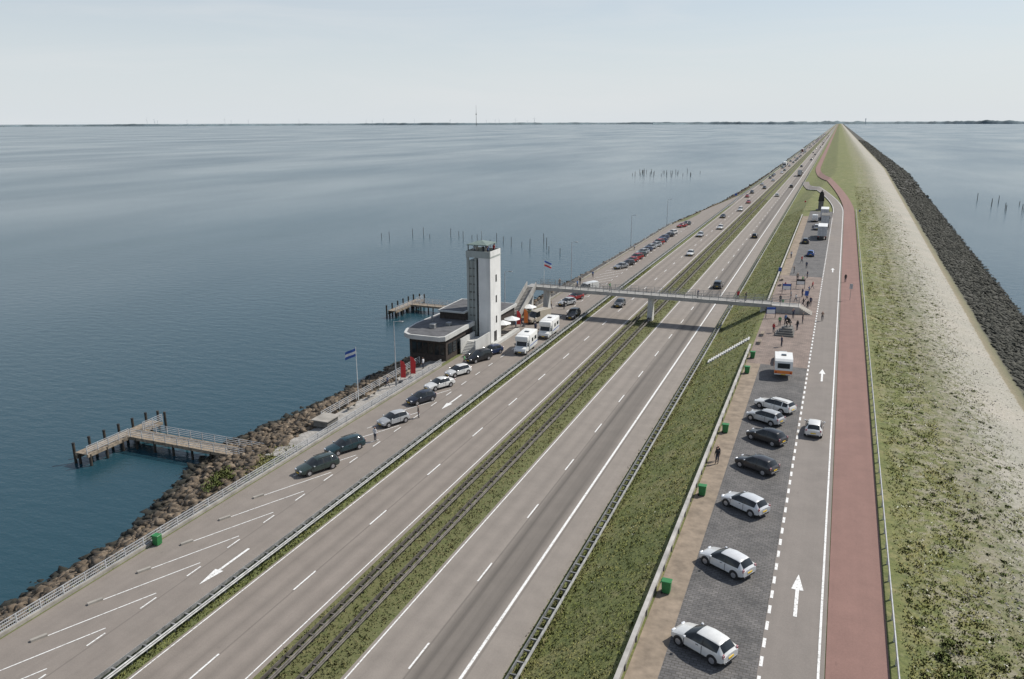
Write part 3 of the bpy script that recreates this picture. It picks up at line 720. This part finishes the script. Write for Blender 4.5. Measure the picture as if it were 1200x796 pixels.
car('parked_car','hatch',-3.6,209.5,(0,1),(.03,.1,.3)); car('parked_car','mpv',-3.4,263,(0,1),(.5,.5,.5)); car('parked_car','van',-4.6,285,(0,1),WH); car('parked_car','estate',-5.6,232,(0,1),BK)
for k,x,y,d,c in (('hatch',-37.9,153.8,-1,GR),('hatch',-35.2,222.6,-1,WH),('estate',-38.6,262,-1,SI),('hatch',-35,283,-1,WH),('sedan',-38.6,318,-1,BK),('mpv',-35,345,-1,WH),('mpv',-21.9,180,1,(.04,.045,.05)),('hatch',-21.8,265,1,BK),('mpv',-25.4,420,1,WH)):
    car('car',k,x,y,(0,d),c)
y=380.
while y<2600:
    car('car',random.choice(kinds),random.choice([-38.8,-35.2]),y,(0,-1),random.choice(cols)); y+=random.uniform(10,38)
y=480.
while y<2300:
    car('car',random.choice(kinds),random.choice([-21.9,-21.9,-25.5]),y,(0,1),random.choice(cols)); y+=random.uniform(60,170)
def camper_parts():
    b=MB(); b.box(-1.12,1.12,-3.3,1.1,.45,2.95,'vanwhite',.12,seg=2); b.box(-1.08,1.08,1.0,2.15,2.0,2.9,'vanwhite',.18,seg=2)
    b.box(-1.125,1.125,-3.1,.9,1.05,1.18,'blue'); box=b.mesh('living_box',35)
    b=MB(); b.prism([(1.1,.4),(3.0,.4),(3.05,.75),(2.85,1.05),(2.15,1.25),(1.75,2.05),(1.1,2.05)],'x',-.95,.95,'vanwhite'); cab=b.mesh('cab',30)
    b=MB(); b.poly([(-.85,2.125,1.3),(.85,2.125,1.3),(.8,1.8,1.99),(-.8,1.8,1.99)],'glass')
    for s in (-1,1):
        b.box(s*.955-.006,s*.955+.006,1.25,1.85,1.2,1.8,'glass'); b.box(s*1.128-.006,s*1.128+.006,-2.6,-1.5,1.6,2.2,'glass'); b.box(s*1.128-.006,s*1.128+.006,-.8,0,1.6,2.2,'glass')
        b.box(s*1.1-.08,s*1.1+.08,1.9,2.0,1.3,1.6,'trim'); b.box(s*.7-.16,s*.7+.16,2.95,3.06,.72,.9,'lampW',.02); b.box(s*.95-.08,s*.95+.08,-3.34,-3.28,.8,1.1,'lampR')
    b.box(-.8,.8,3.0,3.08,.45,.62,'trim'); b.box(-.6,.6,-3.32,-3.29,1.7,2.3,'glass'); b.box(-.35,.35,-1.2,-.6,2.953,3.05,'glass'); b.box(-.25,.25,3.082,3.09,.5,.6,'plate')
    d=b.mesh('windows_and_lights'); b=MB()
    for s in (-1,1):
        for y in (2.3,-1.7): b.cyl((s*.72,y,.34),(s*1.0,y,.34),.34,.34,'black',18); b.cyl((s*.99,y,.34),(s*1.02,y,.34),.2,.2,'rim',12)
    return [('living_box',box),('cab',cab),('windows_and_lights',d),('wheels',b.mesh('wheels'))]
CP=camper_parts()
group('camper_van',CP,(-44.2,116.5,.03),rotof(0.06,-1)); group('camper_van',CP,(-43.9,127,.03),rotof(.05,-1)); car('parked_car','van',-48.9,135.5,(-.4,-.9),(.5,.45,.36))
b=MB(); b.prism([(-2.2,.55),(-2.3,1.3),(-2.15,2.35),(-1.8,2.6),(1.6,2.6),(2.05,2.2),(2.3,1.3),(2.1,.55)],'x',-1.1,1.1,'vanwhite'); s1=b.mesh('shell',30)
b=MB(); b.box(-1.11,1.11,-2.33,2.2,.75,1.15,'orange'); b.box(-.75,.75,-2.32,-2.2,1.45,2.1,'glass'); b.box(-.7,.7,2.1,2.3,1.45,2.0,'glass')
for s in (-1,1): b.box(s*1.108-.006,s*1.108+.006,-1.4,-.4,1.45,2.0,'glass'); b.box(s*1.108-.006,s*1.108+.006,.6,1.4,1.45,2.0,'glass'); b.box(s*.9-.08,s*.9+.08,-2.36,-2.3,.8,.98,'lampR')
b.box(-.3,.3,-2.36,-2.32,.6,.7,'plate'); b.box(-.3,.3,-.3,.3,2.6,2.7,'glass'); s2=b.mesh('windows'); b=MB()
for s in (-1,1): b.cyl((s*.85,0,.32),(s*1.08,0,.32),.32,.32,'black',18); b.beam((s*.5,2.1,.55),(0,3.4,.5),.08,.08,'galv')
group('caravan',[('shell',s1),('windows',s2),('wheels_and_drawbar',b.mesh('chassis'))],(-3.9,106.2,3.75),rotof(-.08,1))
car('parked_car','hatch',-4.3,112.3,(-.08,1),WH)
def truck(x,y,z,h,color,boxm='vanwhite',L=8.):
    b=MB(); b.box(-1.25,1.25,-L,0,1.1,3.85,boxm,.04); b.box(-1.2,1.2,-L-.02,-L-.001,1.2,3.75,'galvW'); b.box(-.01,.01,-L-.04,-L-.021,1.2,3.75,'trim'); bx=b.mesh('cargo_box')
    b=MB(); b.prism([(.25,.5),(2.3,.5),(2.35,1.6),(2.15,2.9),(1.7,3.3),(.25,3.3)],'x',-1.2,1.2,'paint'); cb=b.mesh('cab',30)
    b=MB(); b.box(-1.05,1.05,2.22,2.36,1.65,2.6,'glass'); 
    for s in (-1,1): b.box(s*1.205-.005,s*1.205+.005,1.1,2.0,1.7,2.5,'glass'); b.box(s*1.35-.08,s*1.35+.08,2.0,2.1,1.7,2.4,'trim'); b.box(s*.95-.15,s*.95+.15,-L-.1,-L,.85,1.05,'lampR')
    b.box(-.5,.5,-L,2.2,.75,1.09,'trim'); w=b.mesh('windows_and_frame'); b=MB()
    for s in (-1,1):
        for yy in (1.2,-L+1.2,-L+2.5): b.cyl((s*.85,yy,.5),(s*1.2,yy,.5),.5,.5,'black',18); b.cyl((s*1.19,yy,.5),(s*1.22,yy,.5),.28,.28,'rim',12)
    group('truck',[('cargo_box',bx),('cab',cb),('windows_and_frame',w),('wheels',b.mesh('wheels'))],(x,y,z),rotof(*h),color)
truck(-1.6,247,3.75,(0,1),(.5,.5,.5)); truck(-1.3,276,3.75,(0,1),(.3,.05,.03),'concD'); truck(-1.8,296,3.75,(0,1),(.4,.4,.45))
truck(-21.9,590,.03,(0,1),(.05,.05,.08),'trim',11); truck(-38.7,700,.03,(0,-1),(.5,.5,.5),'vanwhite',11); truck(-38.7,1050,.03,(0,-1),(.2,.05,.05),'vanwhite',11)

# ------------------------------------------------------------ street furniture
def bin_parts():
    b=MB(); b.prism([(-.3,.08),(.3,.08),(.36,1.0),(-.36,1.0)],'x',-.3,.3,'green'); b.box(-.34,.34,-.4,.4,1.002,1.09,'green',.03); b.box(-.34,.34,.4,.46,.9,.98,'green')
    body=b.mesh('body'); b=MB()
    for s in (-1,1): b.cyl((s*.22,.3,.1),(s*.32,.3,.1),.1,.1,'black',12)
    return [('body',body),('wheels',b.mesh('wheels'))]
BP=bin_parts()
for x,y,z in ((-8.3,50.2,3.72),(-8.3,66.6,3.72),(-8.3,82.6,3.72),(-8.3,105,3.72),(-8.3,112.5,3.72),(-52.6,46.9,.02)): group('litter_bin',BP,(x,y,z),1.57,scale=.9)
def lamp(x,y,z,h=9.2,r=0):
    b=MB(); b.cyl((0,0,0),(0,0,h),.1,.055,'galvW',10); b.cyl((0,0,0),(0,0,.6),.16,.14,'galv',10); pole=b.mesh('pole')
    b=MB(); b.beam((0,0,h-.05),(1.0,0,h+.1),.06,.06,'galvW'); b.box(.8,1.5,-.14,.14,h+.03,h+.17,'galv',.04); hd=b.mesh('lamp_head')
    group('street_lamp',[('pole',pole),('lamp_head',hd)],(x,y,z),r)
for x,y in ((-54.9,93.2),(-54.9,134),(-54.6,174),(-54.4,232),(-54.2,286)): lamp(x,y,0,9.4)
def flag(x,y,z,h,name='flag_pole',bands=('red','white','blue'),ang=2.2):
    b=MB(); b.cyl((0,0,0),(0,0,h),.06,.035,'white',8); b.cyl((0,0,h),(0,0,h+.08),.07,.05,'galv',8); pole=b.mesh('pole')
    b=MB(); L=1.5;n=8
    for j,mt in enumerate(bands):
        zt=h-.1-j*.36
        for i in range(n):
            def q(i,zz):
                u=i/n*L; w=.16*math.sin(u*4+j*.3); return (math.cos(ang)*u-math.sin(ang)*w,math.sin(ang)*u+math.cos(ang)*w,zz-.45*u)
            b.poly([q(i,zt-.36),q(i+1,zt-.36),q(i+1,zt),q(i,zt)],mt)
    me=b.mesh('flag',60,recalc=False)
    group(name,[('pole',pole),('flag',me)],(x,y,z))
flag(-56.6,86,0,7.4,ang=3.4,bands=('blue','white','blue')); flag(-51.6,146.5,0,9.8,ang=.6,bands=('blue','white','red'))
def banner(x,y,c):
    b=MB(); b.cyl((0,0,0),(0,0,3.2),.03,.02,'galv',6); b.box(-.3,.3,-.3,.3,0,.06,'trim'); p=b.mesh('pole'); b=MB()
    pts=[(.04,.6),(.75,.6),(.8,2.4),(.5,3.0),(.04,3.2)]; b.prism(pts,'y',-.01,.01,c)
    group('beach_banner',[('pole',p),('banner',b.mesh('banner'))],(x,y,.03),.3)
banner(-55.2,95,'red'); banner(-54.8,97.2,'red'); banner(-51,130,'red'); banner(-50.2,131.5,'orange')
def parasol(x,y):
    b=MB(); b.cyl((0,0,0),(0,0,2.6),.03,.03,'galv',6); b.cyl((0,0,0),(0,0,.1),.3,.3,'concD',10); p=b.mesh('pole'); b=MB(); b.cyl((0,0,2.2),(0,0,2.75),1.5,.05,'vanwhite',8); c=b.mesh('canopy')
    group('parasol',[('pole',p),('canopy',c)],(x,y,.03))
for x,y in ((-51.2,124),(-50.9,127.5),(-51.4,137.5)): parasol(x,y)
def sign(x,y,z,face,h=2.2,w=.6,hh=.8,name='traffic_sign',rnd=False):
    b=MB(); b.cyl((0,0,0),(0,0,h+hh),.035,.035,'galv',8); p=b.mesh('post'); b=MB()
    if rnd: b.cyl((0,-.05,h+.3),(0,-.08,h+.3),.32,.32,face,18); b.cyl((0,-.045,h+.3),(0,-.049,h+.3),.33,.33,'white',18)
    else: b.box(-w/2,w/2,-.08,-.05,h,h+hh,face,.01); b.box(-w/2-.03,w/2+.03,-.048,-.038,h-.03,h+hh+.03,'white')
    group(name,[('post',p),('panel',b.mesh('panel'))],(x,y,z))
sign(4.9,158,3.7,'galvW',2.2,.5,.9); sign(-2.6,150,3.72,'blue',1.9,.6,.9); sign(-8.6,172,3.72,'blue'); sign(-16.0,152,.1,'white',1.6,.5,.5); sign(9.3,300,3.7,'blue',rnd=True); sign(-9.4,330,3.6,'red',rnd=True); sign(-42.6,395,0,'blue',2,1.2,1.)
def board(x,y,z,r,m='blue'):
    b=MB(); 
    for s in (-.8,.8): b.box(s-.04,s+.04,-.04,.04,0,2.,'trim')
    f=b.mesh('frame'); b=MB(); b.box(-.75,.75,-.03,.03,.8,1.9,m); b.box(-.7,.7,-.05,-.032,.85,1.5,'vanwhite')
    group('information_board',[('frame',f),('panel',b.mesh('panel'))],(x,y,z),r)
board(-6.5,160,3.74,.2); board(-4.2,166,3.74,0.1,'trim'); board(-7.8,138,3.74,.4)
def bench(x,y,z,r=0):
    b=MB()
    for i in range(3): b.box(-.9,.9,-.25+i*.17,-.11+i*.17,.42,.46,'wood')
    s=b.mesh('seat'); b=MB()
    for q in(-.7,.7): b.box(q-.06,q+.06,-.2,.2,0,.415,'conc')
    group('park_bench',[('seat',s),('legs',b.mesh('legs'))],(x,y,z),r)
for y in (121,126,168,174): bench(-8.1,y,3.73,1.57)
for y in (83,88,99): bench(-55.8,y,.06,1.57)
b=MB(); b.box(-56.6,-54.6,75.8,78.2,0,.8,'concD',.04); b.box(-56.8,-54.4,75.6,78.4,.802,.92,'conc',.02); obj('concrete_bunker',b.mesh('concrete_bunker'))

# ------------------------------------------------------------ people
def person_mesh(pose):
    J={'pel':(0,0,.95,.15),'sp':(0,0,1.15,.135),'ch':(0,.0,1.36,.155),'nk':(0,.0,1.5,.06),'hd':(0,.02,1.6,.088),'tp':(0,.015,1.7,.09)}
    for s,t in ((-1,'l'),(1,'r')):
        J['sh'+t]=(s*.19,0,1.42,.065); J['el'+t]=(s*.25,-.03,1.14,.047); J['wr'+t]=(s*.25,.07,.9,.033); J['hn'+t]=(s*.245,.1,.81,.035)
        J['hp'+t]=(s*.1,0,.9,.1); J['kn'+t]=(s*.11,.02,.5,.065); J['an'+t]=(s*.11,-.02,.09,.045); J['to'+t]=(s*.12,.16,.05,.04)
    def st(k,p): J[k]=(*p,J[k][3])
    if pose=='walk':
        st('knl',(-.1,.2,.52));st('anl',(-.1,.3,.12));st('tol',(-.1,.48,.1));st('knr',(.1,-.02,.5));st('anr',(.1,-.32,.16));st('tor',(.1,-.2,.06))
        st('ell',(-.25,-.15,1.16));st('wrl',(-.24,-.12,.93));st('hnl',(-.23,-.08,.84));st('elr',(.25,.12,1.16));st('wrr',(.23,.3,1.0));st('hnr',(.22,.38,.97))
    if pose=='look':
        st('ell',(-.25,.12,1.2));st('wrl',(-.1,.3,1.38));st('hnl',(-.06,.3,1.46));st('elr',(.25,.12,1.2));st('wrr',(.1,.3,1.38));st('hnr',(.06,.3,1.46))
    if pose=='crouch':
        st('pel',(0,-.15,.45));st('sp',(0,0,.62));st('ch',(0,.18,.78));st('nk',(0,.28,.88));st('hd',(0,.36,.94));st('tp',(0,.42,1.02))
        for s,t in ((-1,'l'),(1,'r')):
            st('sh'+t,(s*.2,.2,.82));st('el'+t,(s*.26,.38,.58));st('wr'+t,(s*.15,.52,.34));st('hn'+t,(s*.12,.56,.25));st('hp'+t,(s*.12,-.15,.42));st('kn'+t,(s*.2,.22,.5));st('an'+t,(s*.18,.0,.09));st('to'+t,(s*.19,.18,.05))
    E=[('pel','sp'),('sp','ch'),('ch','nk'),('nk','hd'),('hd','tp')]
    for t in 'lr': E+=[('ch','sh'+t),('sh'+t,'el'+t),('el'+t,'wr'+t),('wr'+t,'hn'+t),('pel','hp'+t),('hp'+t,'kn'+t),('kn'+t,'an'+t),('an'+t,'to'+t)]
    keys=list(J); me=bpy.data.meshes.new('t'); me.from_pydata([J[k][:3] for k in keys],[(keys.index(a),keys.index(b)) for a,b in E],[])
    o=bpy.data.objects.new('t',me); COL.objects.link(o); o.modifiers.new('s','SKIN'); 
    for i,k in enumerate(keys):
        sv=me.skin_vertices[0].data[i]; r=J[k][3]; sv.radius=(r,r*.8 if k in('ch','sp','pel') else r); sv.use_root=(k=='pel')
    sb=o.modifiers.new('u','SUBSURF'); sb.levels=1; sb.render_levels=1
    bpy.context.view_layer.update(); dg=bpy.context.evaluated_depsgraph_get(); out=bpy.data.meshes.new_from_object(o.evaluated_get(dg)); bpy.data.objects.remove(o)
    bm=bmesh.new(); bm.from_mesh(out)
    hd=Vector(J['hd'][:3]); tp=Vector(J['tp'][:3]); pel=J['pel'][2]
    def near(c,k): return (c-Vector(J[k][:3])).length
    for f in bm.faces:
        c=f.calc_center_median(); f.smooth=True
        if near(c,'hd')<.14 or near(c,'tp')<.13: f.material_index=3 if (c.y<hd.y-.03 or c.z>tp.z+.02) else 2
        elif min(near(c,'hnl'),near(c,'hnr'),near(c,'wrl'),near(c,'wrr'))<.09: f.material_index=2
        elif min(near(c,'tol'),near(c,'tor'),near(c,'anl'),near(c,'anr'))<.11: f.material_index=4
        elif c.z<pel+.02 and min(near(c,'ell'),near(c,'elr'))>.15: f.material_index=1
        else: f.material_index=0
    def bx(c,sx,sy,sz,mi):
        r=bmesh.ops.create_cube(bm,size=1,matrix=Matrix.Translation(c)@Matrix.Diagonal((sx,sy,sz,1)))
        for v in r['verts']:
            for f in v.link_faces: f.material_index=mi
    bx(hd+Vector((0,.1,.02)),.025,.035,.04,2); bx(hd+Vector((0,.088,-.035)),.05,.01,.012,4)
    for s,t in ((-1,'l'),(1,'r')):
        bx(hd+Vector((s*.032,.09,.05)),.02,.012,.012,4); bx(hd+Vector((s*.092,0,.03)),.015,.04,.055,2)
        hn=Vector(J['hn'+t][:3]); wr=Vector(J['wr'+t][:3]); d=(hn-wr).normalized()
        for i,l in enumerate((.07,.085,.09,.08)): bx(hn+d*(.02+l/2)+Vector((0,(i-1.5)*.021,0)) if abs(d.z)>.6 else hn+d*(.02+l/2)+Vector(((i-1.5)*.021,0,0)),.016,.016,l,2)
        bx(hn+Vector((-s*.02,.05,.0)),.018,.02,.05,2)
    me=bpy.data.meshes.new('figure_'+pose); bm.to_mesh(me); bm.free()
    for k in ('shirt','pants','skin','hair','trim'): me.materials.append(M[k])
    return me
PM={k:person_mesh(k) for k in('stand','walk','look','crouch')}
def person(x,y,z,pose='stand',r=None,c=None):
    return obj('person',PM[pose],None,(x,y,z),random.uniform(0,6.28) if r is None else r,c or random.choice([(.02,.02,.025),(.04,.05,.1),(.5,.5,.5),(.4,.04,.04),(.08,.15,.3),(.03,.03,.03),(.3,.25,.2),(.6,.6,.62),(.1,.3,.12)]),random.uniform(.95,1.05))
person(-8.0,73.9,3.72,'stand',.4,(.015,.015,.02)); person(-8.05,74.7,3.72,'stand',2.6,(.02,.02,.03))
for x,y in ((-6,133),(-5.2,134.5),(-3.2,131),(-2.6,136),(-4.2,139),(-6.6,128),(-2.2,147),(-1.8,150),(-4.4,152),(-5.4,155),(-3.5,158),(-2.4,161),(-6.9,163),(-1.9,166),(-4,171),(-5.1,174),(-3.3,178),(-6.2,183),(-3.9,190),(-2.6,154),(-3,149),(-7,150),(-6.4,146.9),(-5.2,197),(-7.9,204),(-4.9,120),(4.2,176),(.4,139)):
    person(x,y,zat(x,y)+.05,random.choice(['stand','walk','look','stand','walk']))
for x in (-44,-37.5,-21,-14,-12.6,-47.5): person(x,YB+random.uniform(-.8,.8),ZB,random.choice(['walk','look']))
for x,y in ((-51.3,118),(-52.2,118.2),(-51.2,120.2),(-53.6,117.9),(-52,119.6)): person(x,y,14.96,'look')
for x,y in ((-50,105.5),(-50.4,131),(-49.8,133),(-50.6,128.5),(-51.6,141),(-46.4,121),(-46.6,128),(-49.9,146),(-47.5,147),(-55,101.5),(-55.6,92),(-51.8,172),(-51.4,181),(-51.9,226),(-47,74.4),(-45.9,83)): person(x,y,.05,random.choice(['stand','walk']))
b=MB()
for i in range(4): b.box(-6.3+i*.35,-3.5-i*.1,126.2+i*.35,129.6,3.65+i*.3,3.95+i*.3+.001,'concD')
p1=b.mesh('stepped_plinth'); bro=PM['crouch'].copy(); bro.materials.clear(); [bro.materials.append(M['bronze']) for _ in range(5)]
g=group('stone_setter_sculpture',[('stepped_plinth',p1)]); f=obj('figure',bro,g,(-4.4,128.6,4.85),2.6,scale=1.6)
b=MB(); b.box(-1.6,1.6,-1.6,1.6,0,.4,'concD'); b.box(-.9,.9,-.9,.9,.402,3.4,'concD',.05); pl=b.mesh('plinth'); sb=PM['stand'].copy(); sb.materials.clear(); [sb.materials.append(M['bronze']) for _ in range(5)]
g=group('engineer_statue',[('plinth',pl)],(-3.6,322,3.7)); b=MB(); b.prism([(-.5,0),(.5,0),(.34,1.3),(.2,1.45),(-.2,1.45),(-.34,1.3)],'y',-.22,.18,'bronze'); obj('long_coat',b.mesh('long_coat'),g,(0,0,3.42),0,scale=2.2); obj('figure',sb,g,(0,0,3.4),0,scale=2.4)

# ------------------------------------------------------------ sky, sun, camera
EL=47.; AZ=44.
w=bpy.data.worlds.new('World'); S.world=w; w.use_nodes=True; nt=w.node_tree; bg=nt.nodes['Background']
sk=N(nt,'ShaderNodeTexSky',sky_type='NISHITA'); sk.sun_disc=False; sk.sun_elevation=math.radians(EL); sk.sun_rotation=math.radians(AZ); sk.altitude=0; sk.air_density=1.; sk.dust_density=.6; sk.ozone_density=1.5
tc=N(nt,'ShaderNodeTexCoord'); sp=N(nt,'ShaderNodeSeparateXYZ'); nt.links.new(tc.outputs['Generated'],sp.inputs[0])
hz=ramp(nt,sp.outputs['Z'],[(0.,.94),(.05,.84),(.13,.6),(.3,.3),(1.,.1)])
hc=mix(nt,hz,sk.outputs[0],(7.0,7.5,7.9))
mp=N(nt,'ShaderNodeMapping'); mp.inputs['Scale'].default_value=(1.2,1.2,9); nt.links.new(tc.outputs['Generated'],mp.inputs[0])
cn=N(nt,'ShaderNodeTexNoise'); cn.inputs['Scale'].default_value=2.2; cn.inputs['Detail'].default_value=7; cn.inputs['Roughness'].default_value=.6; cn.inputs['Distortion'].default_value=.6; nt.links.new(mp.outputs[0],cn.inputs['Vector'])
cf=ramp(nt,cn.outputs['Fac'],[(.45,0.),(.8,.4)])
cm=mix(nt,cf,hc,(7.7,7.8,7.9))
nt.links.new(cm,bg.inputs['Color']); bg.inputs['Strength'].default_value=.1
L=bpy.data.lights.new('sun','SUN'); L.energy=4.8; L.angle=math.radians(.5); L.color=(1,.95,.87)
lo=obj('sun',L,loc=(60,60,120)); d=Vector((math.sin(math.radians(AZ))*math.cos(math.radians(EL)),math.cos(math.radians(AZ))*math.cos(math.radians(EL)),math.sin(math.radians(EL))))
lo.rotation_euler=d.to_track_quat('Z','Y').to_euler()
f=930.;hor=143.5;vpx=985
p=math.atan((398-hor)/f); a=math.atan((vpx-600)*math.cos(p)/f)
R=Matrix.Rotation(a,4,'Z')@Matrix.Rotation(math.pi/2-p,4,'X')@Matrix.Rotation(math.radians(-0.2),4,'Z')
c=bpy.data.cameras.new('camera'); c.sensor_width=36; c.lens=36*f/1200; c.clip_start=1; c.clip_end=150000
co=bpy.data.objects.new('camera',c); COL.objects.link(co); co.matrix_world=Matrix.Translation((0,0,36))@R; S.camera=co
S.view_settings.view_transform='Standard'; S.view_settings.look='None'; S.view_settings.exposure=0
